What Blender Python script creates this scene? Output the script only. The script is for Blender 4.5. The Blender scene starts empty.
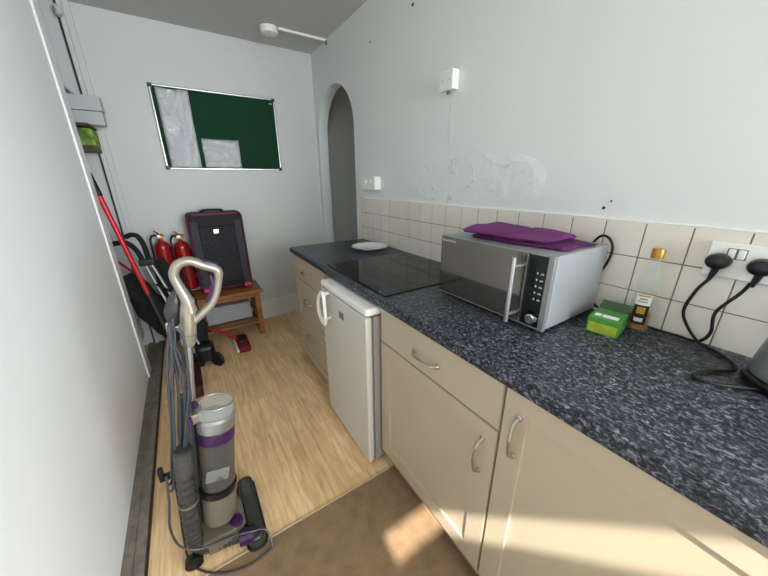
import bpy, bmesh, math, random
from mathutils import Vector, Matrix, Euler
random.seed(7)
C = bpy.context.scene
col = C.collection
PI = math.pi
V = Vector

# ------------------------------------------------------------------ camera
cam_d = bpy.data.cameras.new('camera'); cam = bpy.data.objects.new('camera', cam_d); col.objects.link(cam)
cam_d.sensor_fit = 'HORIZONTAL'; cam_d.sensor_width = 36.0
cam_d.lens = 302.06 / 768 * 36.0
cam_d.clip_start = 0.02
yaw, pit, rol = -0.5725, 0.3421, 0.005
Ry = Matrix.Rotation(yaw, 3, 'Z')
Rp = Matrix.Rotation(-pit, 3, 'X')
Rr = Matrix.Rotation(rol, 3, 'Y')
M = Ry @ Rp @ Rr                      # columns: right, forward, up
right, fwd, up = M.col[0], M.col[1], M.col[2]
R3 = Matrix((right, up, -fwd)).transposed()
cam.matrix_world = Matrix.Translation((-1.2343, 0, 1.3621)) @ R3.to_4x4()
C.camera = cam

# ------------------------------------------------------------------ world, lights, exposure
w = bpy.data.worlds.new('world'); C.world = w; w.use_nodes = True
w.node_tree.nodes['Background'].inputs[0].default_value = (0.62, 0.74, 0.95, 1)
w.node_tree.nodes['Background'].inputs[1].default_value = 1.0
sun_d = bpy.data.lights.new('sun', 'SUN'); sun_d.energy = 15.0; sun_d.angle = 0.012; sun_d.color = (1.0, 0.94, 0.83)
sun = bpy.data.objects.new('sun', sun_d); col.objects.link(sun)
sun.rotation_euler = V((0.5, 1.0, -1.15)).to_track_quat('-Z', 'Y').to_euler(); sun.location = (-2, -4, 5)
def window_light(name, loc, w_, h_, energy, rz):
    d = bpy.data.lights.new(name, 'AREA'); d.shape = 'RECTANGLE'; d.size = w_; d.size_y = h_; d.energy = energy; d.color = (0.88, 0.955, 1.0)
    o = bpy.data.objects.new(name, d); col.objects.link(o); o.location = loc; o.rotation_euler = (math.radians(88), 0, math.radians(rz)); return o
window_light('window_daylight', (.1, -2.4, 1.5), 2.4, 1.4, 210, 14)
C.view_settings.view_transform = 'Standard'; C.view_settings.look = 'None'
C.view_settings.gamma = 1.0; C.view_settings.use_curve_mapping = False
C.view_settings.exposure = 0.0
C.cycles.use_denoising = True
C.cycles.max_bounces = 10; C.cycles.diffuse_bounces = 6

# ------------------------------------------------------------------ materials
def srgb(r, g, b):
    f = lambda c: ((c/255+0.055)/1.055)**2.4 if c > 10 else c/255/12.92
    return (f(r), f(g), f(b), 1)
def mat(name, colr, rough=0.5, metal=0.0, bump=0, bscale=60, var=0, vscale=8, emit=None, trans=0, ior=1.45, alpha=1, coat=0):
    m = bpy.data.materials.new(name); m.use_nodes = True
    nt = m.node_tree; b = nt.nodes['Principled BSDF']
    c = srgb(*colr)
    b.inputs['Base Color'].default_value = c
    b.inputs['Roughness'].default_value = rough; b.inputs['Metallic'].default_value = metal
    b.inputs['IOR'].default_value = ior; b.inputs['Transmission Weight'].default_value = trans
    b.inputs['Alpha'].default_value = alpha; b.inputs['Coat Weight'].default_value = coat
    tc = nt.nodes.new('ShaderNodeTexCoord')
    if var:
        n = nt.nodes.new('ShaderNodeTexNoise'); n.inputs['Scale'].default_value = vscale; n.inputs['Detail'].default_value = 6
        nt.links.new(tc.outputs['Object'], n.inputs['Vector'])
        r = nt.nodes.new('ShaderNodeMapRange'); r.inputs[1].default_value = .3; r.inputs[2].default_value = .7
        r.inputs[3].default_value = 1-var; r.inputs[4].default_value = 1+var*.4
        nt.links.new(n.outputs['Fac'], r.inputs[0])
        mx = nt.nodes.new('ShaderNodeVectorMath'); mx.operation = 'SCALE'; mx.inputs[0].default_value = c[:3]
        nt.links.new(r.outputs[0], mx.inputs['Scale']); nt.links.new(mx.outputs[0], b.inputs['Base Color'])
    if bump:
        n = nt.nodes.new('ShaderNodeTexNoise'); n.inputs['Scale'].default_value = bscale; n.inputs['Detail'].default_value = 4
        nt.links.new(tc.outputs['Object'], n.inputs['Vector'])
        bp = nt.nodes.new('ShaderNodeBump'); bp.inputs['Strength'].default_value = bump; bp.inputs['Distance'].default_value = .004
        nt.links.new(n.outputs['Fac'], bp.inputs['Height']); nt.links.new(bp.outputs[0], b.inputs['Normal'])
    return m

def wall_mat(name, colr, patches=()):
    """painted plaster: gentle unevenness; patches = (y, z, ry, rz) places where old filler was painted over"""
    m = mat(name, colr, 0.55); nt = m.node_tree; b = nt.nodes['Principled BSDF']; L = nt.links
    g = nt.nodes.new('ShaderNodeNewGeometry')
    n1 = nt.nodes.new('ShaderNodeTexNoise'); n1.inputs['Scale'].default_value = 3.0; n1.inputs['Detail'].default_value = 3
    L.new(g.outputs['Position'], n1.inputs['Vector'])
    n2 = nt.nodes.new('ShaderNodeTexNoise'); n2.inputs['Scale'].default_value = 14; n2.inputs['Detail'].default_value = 8; n2.inputs['Roughness'].default_value = .65
    L.new(g.outputs['Position'], n2.inputs['Vector'])
    def math_(op, a, c):
        q = nt.nodes.new('ShaderNodeMath'); q.operation = op
        for i, x in enumerate((a, c)):
            if x is None: continue
            if isinstance(x, (int, float)): q.inputs[i].default_value = x
            else: L.new(x, q.inputs[i])
        return q.outputs[0]
    h = math_('MULTIPLY', n1.outputs['Fac'], 1.2)
    colmix = None
    mask_all = None
    for (y, z, ry, rz) in patches:
        sep = nt.nodes.new('ShaderNodeSeparateXYZ'); L.new(g.outputs['Position'], sep.inputs[0])
        dy = math_('DIVIDE', math_('SUBTRACT', sep.outputs[1], y), ry)
        dz = math_('DIVIDE', math_('SUBTRACT', sep.outputs[2], z), rz)
        d = math_('ADD', math_('MULTIPLY', dy, dy), math_('MULTIPLY', dz, dz))
        d = math_('ADD', d, math_('MULTIPLY', math_('SUBTRACT', n1.outputs['Fac'], .5), 1.6))
        mr = nt.nodes.new('ShaderNodeMapRange'); mr.inputs[1].default_value = 1.05; mr.inputs[2].default_value = .7
        L.new(d, mr.inputs[0])
        mask_all = mr.outputs[0] if mask_all is None else math_('MAXIMUM', mask_all, mr.outputs[0])
    if mask_all is not None:
        h = math_('ADD', h, math_('MULTIPLY', mask_all, math_('MULTIPLY', n2.outputs['Fac'], 3.0)))
        h = math_('ADD', h, math_('MULTIPLY', mask_all, .03))
        # scratch lines: thin band of a stretched noise, greyer where paint is missing
        n3 = nt.nodes.new('ShaderNodeTexNoise'); n3.inputs['Scale'].default_value = 7; n3.inputs['Detail'].default_value = 5
        L.new(g.outputs['Position'], n3.inputs['Vector'])
        e = math_('ABSOLUTE', math_('SUBTRACT', n3.outputs['Fac'], .52), 0)
        mr2 = nt.nodes.new('ShaderNodeMapRange'); mr2.inputs[1].default_value = .0; mr2.inputs[2].default_value = .012
        mr2.inputs[3].default_value = .5; mr2.inputs[4].default_value = 0
        L.new(e, mr2.inputs[0])
        f = math_('MULTIPLY', mr2.outputs[0], math_('MULTIPLY', mask_all, math_('GREATER_THAN', n2.outputs['Fac'], .56)))
        mx = nt.nodes.new('ShaderNodeMix'); mx.data_type = 'RGBA'
        mx.inputs[6].default_value = srgb(*colr); mx.inputs[7].default_value = srgb(150, 150, 145)
        L.new(f, mx.inputs[0]); L.new(mx.outputs[2], b.inputs['Base Color'])
    bp = nt.nodes.new('ShaderNodeBump'); bp.inputs['Strength'].default_value = .5; bp.inputs['Distance'].default_value = .006
    L.new(h, bp.inputs['Height']); L.new(bp.outputs[0], b.inputs['Normal'])
    return m

def floor_mat():
    m = mat('laminate', (190, 160, 120), 0.42); nt = m.node_tree; b = nt.nodes['Principled BSDF']; L = nt.links
    g = nt.nodes.new('ShaderNodeNewGeometry')
    mp = nt.nodes.new('ShaderNodeMapping'); mp.inputs['Rotation'].default_value = (0, 0, PI/2)
    L.new(g.outputs['Position'], mp.inputs[0])
    br = nt.nodes.new('ShaderNodeTexBrick'); br.offset = .37; br.inputs['Scale'].default_value = 1.0
    br.inputs['Brick Width'].default_value = .42; br.inputs['Row Height'].default_value = .066
    br.inputs['Mortar Size'].default_value = .0008; br.inputs['Mortar Smooth'].default_value = .6; br.inputs['Bias'].default_value = 0
    br.inputs['Color1'].default_value = srgb(246, 212, 166); br.inputs['Color2'].default_value = srgb(230, 194, 148)
    br.inputs['Mortar'].default_value = srgb(214,180,136)
    L.new(mp.outputs[0], br.inputs['Vector'])
    mp2 = nt.nodes.new('ShaderNodeMapping'); mp2.inputs['Scale'].default_value = (60, 5, 1)
    L.new(g.outputs['Position'], mp2.inputs[0])
    n = nt.nodes.new('ShaderNodeTexNoise'); n.inputs['Scale'].default_value = 1.0; n.inputs['Detail'].default_value = 7; n.inputs['Distortion'].default_value = .6
    L.new(mp2.outputs[0], n.inputs['Vector'])
    cr = nt.nodes.new('ShaderNodeValToRGB'); cr.color_ramp.elements[0].position = .3; cr.color_ramp.elements[0].color = (.76, .72, .66, 1)
    cr.color_ramp.elements[1].position = .62; cr.color_ramp.elements[1].color = (1.08, 1.08, 1.08, 1)
    L.new(n.outputs['Fac'], cr.inputs[0])
    n4 = nt.nodes.new('ShaderNodeTexNoise'); n4.inputs['Scale'].default_value = 2.2; n4.inputs['Detail'].default_value = 6
    L.new(g.outputs['Position'], n4.inputs['Vector'])
    cr4 = nt.nodes.new('ShaderNodeValToRGB'); cr4.color_ramp.elements[0].position = .35; cr4.color_ramp.elements[0].color = (.82, .79, .74, 1)
    cr4.color_ramp.elements[1].position = .6; cr4.color_ramp.elements[1].color = (1, 1, 1, 1)
    L.new(n4.outputs['Fac'], cr4.inputs[0])
    a = nt.nodes.new('ShaderNodeMix'); a.data_type = 'RGBA'; a.blend_type = 'MULTIPLY'; a.inputs[0].default_value = 1
    L.new(br.outputs['Color'], a.inputs[6]); L.new(cr.outputs[0], a.inputs[7])
    c = nt.nodes.new('ShaderNodeMix'); c.data_type = 'RGBA'; c.blend_type = 'MULTIPLY'; c.inputs[0].default_value = 1
    L.new(a.outputs[2], c.inputs[6]); L.new(cr4.outputs[0], c.inputs[7]); L.new(c.outputs[2], b.inputs['Base Color'])
    bp = nt.nodes.new('ShaderNodeBump'); bp.inputs['Strength'].default_value = .15; bp.inputs['Distance'].default_value = .002
    L.new(n.outputs['Fac'], bp.inputs['Height']); L.new(bp.outputs[0], b.inputs['Normal'])
    return m

def granite_mat():
    m = mat('speckled_laminate', (30, 33, 40), 0.33); nt = m.node_tree; b = nt.nodes['Principled BSDF']; L = nt.links
    g = nt.nodes.new('ShaderNodeNewGeometry')
    mp = nt.nodes.new('ShaderNodeMapping'); mp.inputs['Scale'].default_value = (125, 88, 125); mp.inputs['Rotation'].default_value = (0, 0, .2)
    L.new(g.outputs['Position'], mp.inputs[0])
    n = nt.nodes.new('ShaderNodeTexNoise'); n.inputs['Scale'].default_value = 1; n.inputs['Detail'].default_value = 3.5; n.inputs['Distortion'].default_value = .9
    n.inputs['Roughness'].default_value = .6
    L.new(mp.outputs[0], n.inputs['Vector'])
    cr = nt.nodes.new('ShaderNodeValToRGB'); E = cr.color_ramp.elements
    E[0].position = .40; E[0].color = srgb(22, 24, 29); E[1].position = .72; E[1].color = srgb(146, 149, 156)
    e = E.new(.50); e.color = srgb(46, 50, 58); e = E.new(.57); e.color = srgb(78, 84, 95)
    L.new(n.outputs['Fac'], cr.inputs[0]); L.new(cr.outputs[0], b.inputs['Base Color'])
    b.inputs['Specular IOR Level'].default_value = .35
    return m

def mesh_fabric(name, c1, c2, sc=90):
    m = mat(name, c1, .8); nt = m.node_tree; b = nt.nodes['Principled BSDF']; L = nt.links
    tc = nt.nodes.new('ShaderNodeTexCoord')
    v = nt.nodes.new('ShaderNodeTexVoronoi'); v.inputs['Scale'].default_value = sc
    L.new(tc.outputs['Object'], v.inputs['Vector'])
    cr = nt.nodes.new('ShaderNodeValToRGB'); cr.color_ramp.elements[0].position = .2; cr.color_ramp.elements[0].color = srgb(*c1)
    cr.color_ramp.elements[1].position = .75; cr.color_ramp.elements[1].color = srgb(*c2)
    L.new(v.outputs['Distance'], cr.inputs[0]); L.new(cr.outputs[0], b.inputs['Base Color'])
    return m

def wood_mat(name, c1, c2, scale=(4, 60, 60), rough=.45):
    m = mat(name, c1, rough); nt = m.node_tree; b = nt.nodes['Principled BSDF']; L = nt.links
    g = nt.nodes.new('ShaderNodeNewGeometry'); mp = nt.nodes.new('ShaderNodeMapping'); mp.inputs['Scale'].default_value = scale
    L.new(g.outputs['Position'], mp.inputs[0])
    n = nt.nodes.new('ShaderNodeTexNoise'); n.inputs['Scale'].default_value = 1; n.inputs['Detail'].default_value = 5
    L.new(mp.outputs[0], n.inputs['Vector'])
    cr = nt.nodes.new('ShaderNodeValToRGB'); cr.color_ramp.elements[0].position = .35; cr.color_ramp.elements[0].color = srgb(*c1)
    cr.color_ramp.elements[1].position = .65; cr.color_ramp.elements[1].color = srgb(*c2)
    L.new(n.outputs['Fac'], cr.inputs[0]); L.new(cr.outputs[0], b.inputs['Base Color'])
    return m

def crinkle_mat():
    m = mat('clear_sleeve', (232, 234, 240), .1, alpha=.5); nt = m.node_tree; b = nt.nodes['Principled BSDF']; L = nt.links
    g = nt.nodes.new('ShaderNodeNewGeometry')
    n = nt.nodes.new('ShaderNodeTexNoise'); n.inputs['Scale'].default_value = 9; n.inputs['Detail'].default_value = 3; n.inputs['Distortion'].default_value = 1.5
    L.new(g.outputs['Position'], n.inputs['Vector'])
    bp = nt.nodes.new('ShaderNodeBump'); bp.inputs['Strength'].default_value = 1; bp.inputs['Distance'].default_value = .03
    L.new(n.outputs['Fac'], bp.inputs['Height']); L.new(bp.outputs[0], b.inputs['Normal'])
    b.inputs['Specular IOR Level'].default_value = 1.0
    return m

def mirror_door_mat():
    m = mat('mirrored_glass', (134, 130, 124), .08, .9)
    return m

MT = dict(
    wallr=wall_mat('wall_paint_right', (224, 229, 229), [(1.25, 1.36, .5, .13), (1.28, 1.63, .012, .09)]),
    wall=wall_mat('wall_paint', (202, 205, 204)),
    wallL=wall_mat('panel_paint', (244, 246, 248)),
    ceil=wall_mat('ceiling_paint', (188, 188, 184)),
    room=wall_mat('room_paint', (170, 165, 155)), passage=wall_mat('passage_paint', (176, 176, 170)),
    floor=floor_mat(), top=granite_mat(),
    cup=mat('cupboard_paint', (200, 200, 202), .6),
    gloss=mat('white_gloss', (232, 233, 232), .3), dirty=mat('worn_skirting', (128, 120, 108), .6, var=.35, vscale=25),
    skirt=mat('skirting_paint', (222, 222, 218), .4, var=.06),
    tile=mat('tile_glaze', (226, 220, 210), .16, var=.05, vscale=6), grout=mat('grout', (134, 126, 116), .9),
    caulk=mat('caulk', (236, 236, 232), .6, bump=.4),
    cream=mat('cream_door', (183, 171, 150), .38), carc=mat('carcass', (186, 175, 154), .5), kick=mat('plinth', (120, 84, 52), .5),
    darkgap=mat('shadow_gap', (45, 40, 36), .8),
    steel=mat('brushed_steel', (190, 186, 178), .28, 1), chrome=mat('chrome', (225, 225, 225), .12, 1),
    white=mat('white_plastic', (236, 236, 232), .3), whitec=mat('white_ceramic', (244, 246, 247), .12, coat=.5),
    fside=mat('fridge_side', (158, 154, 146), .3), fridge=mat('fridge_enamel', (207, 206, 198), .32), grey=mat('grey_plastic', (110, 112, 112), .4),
    black=mat('black_plastic', (18, 18, 19), .35), rubber=mat('black_rubber', (14, 14, 15), .6),
    hob=mat('hob_glass', (10, 10, 11), .06, ior=1.38), ring=mat('hob_ring', (62, 60, 58), .25), 
    mirror=mirror_door_mat(), panel=mat('control_panel', (42, 44, 45), .14, .5), silver=mat('silver_paint', (150, 153, 154), .36, .6),
    silver2=mat('silver_case', (158, 161, 165), .42, .35),
    display=mat('display', (20, 24, 26), .08), print_=mat('light_print', (205, 207, 208), .5),
    towel=mat('purple_towel', (98, 34, 94), .95, bump=1.0, bscale=240, var=.25, vscale=60),
    towel2=mat('purple_towel_fold', (112, 44, 106), .95, bump=1.0, bscale=240, var=.2, vscale=60),
    boxg=mat('tea_box_green', (70, 142, 56), .4, var=.15, vscale=30), boxy=mat('tea_box_lime', (156, 178, 56), .4, var=.3, vscale=28),
    boxd=mat('tea_box_lid', (60, 88, 58), .5), 
    glass=mat('bottle_glass', (190, 205, 190), .04, alpha=.08), oil=mat('oil', (150, 92, 4), .1),
    gold=mat('gold_cap', (176, 132, 60), .35, .6), label=mat('label_white', (235, 235, 232), .5),
    lblack=mat('label_dark', (44, 36, 22), .5, var=.6, vscale=90), lfruit=mat('label_fruit', (176, 140, 48), .5),
    green=mat('green_felt', (4, 56, 32), .9, bump=.3, bscale=400), alu=mat('aluminium', (172, 174, 174), .33, .85),
    sleeve=crinkle_mat(), paper=mat('paper', (248, 248, 252), .7, var=.12, vscale=14), ptext=mat('printed_text', (120, 122, 128), .7),
    suit=mesh_fabric('suitcase_mesh', (13, 13, 16), (44, 44, 49), 85), suitg=mat('suitcase_grey', (58, 56, 62), .8), 
    suitm=mat('suitcase_magenta', (78, 20, 54), .6), suitk=mat('suitcase_black', (20, 18, 22), .7), pink=mat('pink_wheel', (176, 30, 100), .35),
    wood=wood_mat('bench_wood', (124, 76, 40), (166, 108, 62)), 
    red=mat('red_paint', (148, 16, 20), .28, coat=.4), dred=mat('dark_red', (120, 16, 26), .4), maroon=mat('maroon_plastic', (52, 10, 18), .45),
    redpole=mat('red_pole', (186, 30, 44), .35, .2), brass=mat('brass', (170, 130, 70), .35, .9),
    fabric=mat('black_fabric', (24, 24, 26), .9, bump=.6, bscale=80), foam=mat('black_foam', (16, 16, 17), .8),
    champ=mat('champagne_plastic', (160, 155, 142), .3, .6), purple=mat('purple_plastic', (56, 26, 70), .3), 
    smoke=mat('smoked_clear', (92, 88, 84), .08, alpha=.5), clear=mat('clear_plastic', (205, 205, 200), .06, alpha=.2),
    dgrey=mat('charcoal_plastic', (58, 56, 54), .35), taupe=mat('taupe_plastic', (118, 110, 96), .35, .3), cord=mat('grey_cord', (56, 59, 66), .5),
    matm=mat('brown_mat', (142, 116, 88), .95, bump=.8, bscale=350, var=.22, vscale=18), matedge=mat('mat_edge', (196, 172, 134), .8),
    greenpack=mesh_fabric('green_pack', (150, 176, 70), (74, 110, 44), 22), boxw=mat('grey_box', (178, 180, 184), .6),
    brownthing=mat('dark_wood', (66, 42, 34), .6),
)

# ------------------------------------------------------------------ mesh helpers
def box(bm, lo, hi, bev=0, seg=2, rot=None, pivot=None):
    lo, hi = V(lo), V(hi)
    r = bmesh.ops.create_cube(bm, size=1)
    vs = r['verts']; c = (lo+hi)/2; d = hi-lo
    bmesh.ops.transform(bm, matrix=Matrix.Translation(c) @ Matrix.Diagonal((d.x, d.y, d.z, 1)), verts=vs)
    if bev:
        es = list({e for v in vs for e in v.link_edges})
        rr = bmesh.ops.bevel(bm, geom=es, offset=bev, segments=seg, profile=.5, affect='EDGES')
        vs = list({v for f in rr['faces'] for v in f.verts} | {v for v in vs if v.is_valid})
    if rot is not None:
        p = V(pivot) if pivot is not None else c
        bmesh.ops.transform(bm, matrix=Matrix.Translation(p) @ rot.to_4x4() @ Matrix.Translation(-p), verts=vs)
    return vs

def spline(pts, n=6):
    P = [V(p) for p in pts]
    if len(P) < 3: return P
    out = []
    for i in range(len(P)-1):
        p0 = P[i-1] if i else P[0]*2-P[1]; p1 = P[i]; p2 = P[i+1]; p3 = P[i+2] if i+2 < len(P) else P[-1]*2-P[-2]
        for k in range(n):
            t = k/n
            out.append(.5*((2*p1)+(-p0+p2)*t+(2*p0-5*p1+4*p2-p3)*t*t+(-p0+3*p1-3*p2+p3)*t**3))
    out.append(P[-1]); return out

def tube(bm, pts, r, n=10, closed=False, smooth=0, flat=1.0, cap=True):
    if smooth: 
        if isinstance(r, (list, tuple)):
            R0 = list(r); m = len(pts)-1; 
            pts2 = spline(pts, smooth)
            r = [R0[min(int(i/smooth), m-1)]*(1-(i/smooth-min(int(i/smooth), m-1)))+R0[min(int(i/smooth), m-1)+1]*(i/smooth-min(int(i/smooth), m-1)) for i in range(len(pts2))]
            pts = pts2
        else: pts = spline(pts, smooth)
    P = [V(p) for p in pts]; N = len(P)
    rr = list(r) if isinstance(r, (list, tuple)) else [r]*N
    T = []
    for i in range(N):
        if closed: t = P[(i+1) % N]-P[i-1]
        else: t = P[min(i+1, N-1)]-P[max(i-1, 0)]
        T.append(t.normalized())
    a = V((0, 0, 1)) if abs(T[0].z) < .9 else V((0, 1, 0))
    u = T[0].cross(a).normalized(); rings = []
    for i in range(N):
        u = (u - T[i]*u.dot(T[i])).normalized(); v = T[i].cross(u)
        rings.append([bm.verts.new(P[i]+(u*math.cos(2*PI*k/n)+v*math.sin(2*PI*k/n)*flat)*rr[i]) for k in range(n)])
    for i in range(N if closed else N-1):
        A, B = rings[i], rings[(i+1) % N]
        for k in range(n): bm.faces.new((A[k], A[(k+1) % n], B[(k+1) % n], B[k]))
    if not closed and cap:
        bm.faces.new(rings[0][::-1]); bm.faces.new(rings[-1])

def lathe(bm, prof, c=(0, 0, 0), n=28, mtx=None, sx=1, sy=1):
    rings = []; allv = []
    for (r, z) in prof:
        if r < 1e-6: rings.append([bm.verts.new((0, 0, z))])
        else: rings.append([bm.verts.new((r*math.cos(2*PI*k/n)*sx, r*math.sin(2*PI*k/n)*sy, z)) for k in range(n)])
        allv += rings[-1]
    for A, B in zip(rings, rings[1:]):
        if len(A) == 1 and len(B) == 1: continue
        for k in range(n):
            j = (k+1) % n
            if len(A) == 1: bm.faces.new((A[0], B[j], B[k]))
            elif len(B) == 1: bm.faces.new((A[k], A[j], B[0]))
            else: bm.faces.new((A[k], A[j], B[j], B[k]))
    M4 = Matrix.Translation(V(c)) @ (mtx.to_4x4() if mtx is not None else Matrix())
    bmesh.ops.transform(bm, matrix=M4, verts=allv)
    return allv

def prism(bm, poly, axis, a, b):
    """poly: 2D points in the two other axes (in order x,y / x,z / y,z); extruded along axis from a to b"""
    def mk(p, t):
        return {'x': (t, p[0], p[1]), 'y': (p[0], t, p[1]), 'z': (p[0], p[1], t)}[axis]
    A = [bm.verts.new(mk(p, a)) for p in poly]; B = [bm.verts.new(mk(p, b)) for p in poly]
    n = len(poly)
    bm.faces.new(A[::-1]); bm.faces.new(B)
    for i in range(n): bm.faces.new((A[i], A[(i+1) % n], B[(i+1) % n], B[i]))
    bmesh.ops.recalc_face_normals(bm, faces=bm.faces[:])
    return A+B

def wloc(o):
    p = V((0, 0, 0))
    while o is not None: p = p+o.location; o = o.parent
    return p

def obj(name, bm, m, parent=None, label=None, sharp=35, recalc=True):
    if recalc: bmesh.ops.recalc_face_normals(bm, faces=bm.faces[:])
    me = bpy.data.meshes.new(name)
    off = wloc(parent) if parent is not None else V((0, 0, 0))
    if off.length: bmesh.ops.translate(bm, vec=-off, verts=bm.verts[:])
    for f in bm.faces: f.smooth = True
    bm.to_mesh(me); bm.free()
    me.set_sharp_from_angle(angle=math.radians(sharp))
    me.materials.append(MT[m] if isinstance(m, str) else m)
    o = bpy.data.objects.new(name, me); col.objects.link(o)
    md = o.modifiers.new('wn', 'WEIGHTED_NORMAL'); md.keep_sharp = True; md.weight = 60
    if parent is not None: o.parent = parent
    if label: o['label'] = label
    return o
def NB(): return bmesh.new()
def B(*boxes):
    bm = NB()
    for b in boxes: box(bm, *b)
    return bm
def T(*a, **k): bm = NB(); tube(bm, *a, **k); return bm
def La(*a, **k): bm = NB(); lathe(bm, *a, **k); return bm
def thing(name, label, cat, loc=(0, 0, 0), group=None):
    o = bpy.data.objects.new(name, None); o.empty_display_size = .05; col.objects.link(o); o.location = loc
    o['label'] = label; o['category'] = cat
    if group: o['group'] = group
    return o
def tag(o, label, cat, group=None, kind=None):
    o['label'] = label; o['category'] = cat
    if group: o['group'] = group
    if kind: o['kind'] = kind
    return o
def struct(name, bm, m, parent=None, label=None, **k):
    o = obj(name, bm, m, parent, **k)
    if parent is None: o['kind'] = 'structure'
    if label: o['label'] = label
    return o
def text_bm(s, size, mtx, depth=.0006):
    cu = bpy.data.curves.new('t', 'FONT'); cu.body = s; cu.size = size; cu.extrude = depth; cu.align_x = 'CENTER'; cu.align_y = 'CENTER'
    o = bpy.data.objects.new('t', cu); col.objects.link(o)
    dg = bpy.context.evaluated_depsgraph_get(); me = bpy.data.meshes.new_from_object(o.evaluated_get(dg))
    bm = NB(); bm.from_mesh(me); bmesh.ops.transform(bm, matrix=mtx, verts=bm.verts[:])
    bpy.data.objects.remove(o); bpy.data.curves.remove(cu); bpy.data.meshes.remove(me)
    return bm
def frame(origin, xdir, ydir):
    x = V(xdir).normalized(); y = V(ydir).normalized(); z = x.cross(y)
    m = Matrix((x, y, z)).transposed().to_4x4(); m.translation = V(origin); return m
def align(a, b):
    """rotation taking +Z to direction a->b"""
    return (V(b)-V(a)).to_track_quat('Z', 'Y').to_matrix()

# ------------------------------------------------------------------ room shell
XL, YB, H, Y0 = -1.674, 3.124, 2.445, -2.66
YK = -.5          # corridor walls end here; the unseen wider room beyond is added to cut bounce
F = -0.627; ZC = 0.902
struct('floor', B(((-3.3, Y0-.1, -.05), (1.5, YB+.1, 0))), 'floor')
# ceiling with an added, unseen slot that shapes the sun into a band
sl0, sl1, sa, sb = -1.88, -.85, -1.575, -1.43
struct('ceiling', B(((-3.3, sb, H), (1.5, YB+.1, H+.04)), ((-3.3, Y0-.1, H), (1.5, sa, H+.04)), ((-3.3, sa, H), (sl0, sb, H+.04)), ((sl1, sa, H), (1.5, sb, H+.04))), 'ceil')
struct('sun_slot_frame', B(((sl0-.02, sa-.02, H-.004), (sl1+.02, sa, H+.045)), ((sl0-.02, sb, H-.004), (sl1+.02, sb+.02, H+.045)), ((sl0-.02, sa, H-.004), (sl0, sb, H+.045)), ((sl1, sa, H-.004), (sl1+.02, sb, H+.045))), 'gloss')  # frame round the added sun slot
# right wall with the arched opening
bm = NB()
yR, yL, zs, zt = 2.335, 3.06, 1.76, 2.118
arc = [(2.6975+.3625*math.cos(t), zs+(zt-zs)*math.sin(t)) for t in [PI*i/24 for i in range(25)]]   # from yL to yR
poly = [(YK, 0), (yR, 0)] + arc[::-1] + [(yL, 0), (YB, 0), (YB, H), (YK, H)]
prism(bm, poly, 'x', 0, .09)
bmesh.ops.triangulate(bm, faces=[f for f in bm.faces if len(f.verts) > 4])
struct('wall_right', bm, 'wallr', sharp=25)
struct('wall_back', B(((-1.66, YB, 0), (1.3, YB+.1, H))), 'wall')
struct('wall_passage', B(((.62, 1.9, 0), (.7, YB, H)), ((.09, 1.9, 0), (.62, 1.98, H))), 'passage')
# added wider room behind the camera, mid-tone walls soaking up bounce light
struct('added_room_wall', B(((-3.3, Y0, 0), (-3.24, YK, H)), ((1.44, Y0, 0), (1.5, YK, H)), ((.09, YK-.06, 0), (1.5, YK, H)), ((-3.3, YK-.06, 0), (-2.3, YK, H))), 'room')
def front_window(name, x0, x1):
    wf = struct(name, B(((x0, Y0-.04, 2.20), (x1, Y0, 2.24)), ((x0, Y0-.04, .77), (x0+.04, Y0-.01, 2.2)), ((x1-.04, Y0-.04, .77), (x1, Y0-.01, 2.2)), ((x0, Y0-.04, .73), (x1, Y0, .77))), 'gloss')
    struct('frosted_pane', B(((x0+.04, Y0-.03, .77), (x1-.04, Y0-.024, 2.2))), 'white', wf)
struct('wall_front', B(((-3.3, Y0-.1, 0), (1.5, Y0-.04, H))), 'room')
front_window('window_1', -1.12, 1.32)
# left: big sliding cupboard panel, its edge strip, bottom track, and the open cupboard behind it
def panel_scuffs():
    m = MT['wallL']; nt = m.node_tree; b = nt.nodes['Principled BSDF']; g = nt.nodes.new('ShaderNodeNewGeometry')
    mp = nt.nodes.new('ShaderNodeMapping'); mp.inputs['Scale'].default_value = (1, 9, 5); mp.inputs['Rotation'].default_value = (.4, 0, 0)
    nt.links.new(g.outputs['Position'], mp.inputs[0])
    n = nt.nodes.new('ShaderNodeTexNoise'); n.inputs['Scale'].default_value = 2.2; n.inputs['Detail'].default_value = 9; n.inputs['Roughness'].default_value = .62
    nt.links.new(mp.outputs[0], n.inputs['Vector'])
    r = nt.nodes.new('ShaderNodeMapRange'); r.inputs[1].default_value = .715; r.inputs[2].default_value = .76
    r.inputs[3].default_value = 0; r.inputs[4].default_value = .45
    nt.links.new(n.outputs['Fac'], r.inputs[0])
    mx = nt.nodes.new('ShaderNodeMix'); mx.data_type = 'RGBA'; mx.inputs[6].default_value = srgb(244, 246, 248); mx.inputs[7].default_value = srgb(120, 118, 112)
    nt.links.new(r.outputs[0], mx.inputs[0]); nt.links.new(mx.outputs[2], b.inputs['Base Color'])
panel_scuffs()
d1 = struct('door_1', B(((XL-.03, YK, .012), (XL, 2.617, H-.005))), 'wallL', label='large white sliding cupboard panel')
struct('edge_strip', B(((XL-.002, 2.50, .012), (XL+.010, 2.617, H-.005), .003)), 'gloss', d1)
struct('trim_1', B(((XL-.035, YK, 0), (-1.66, YB, .012)), ((-1.66, YK, 0), (-1.635, YB, .010)), ((-1.635, YK, 0), (-1.60, YB, .018), .004)), 'dirty')
struct('trim_8', B(((-1.60, YK, 0), (-1.592, YB, .010))), 'brownthing')
struct('trim_2', B(((-1.635, YB-.022, 0), (-1.60, YB-.001, H), .004), ((-1.66, YB-.030, 0), (-1.635, YB-.001, H), .003)), 'wall')
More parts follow.
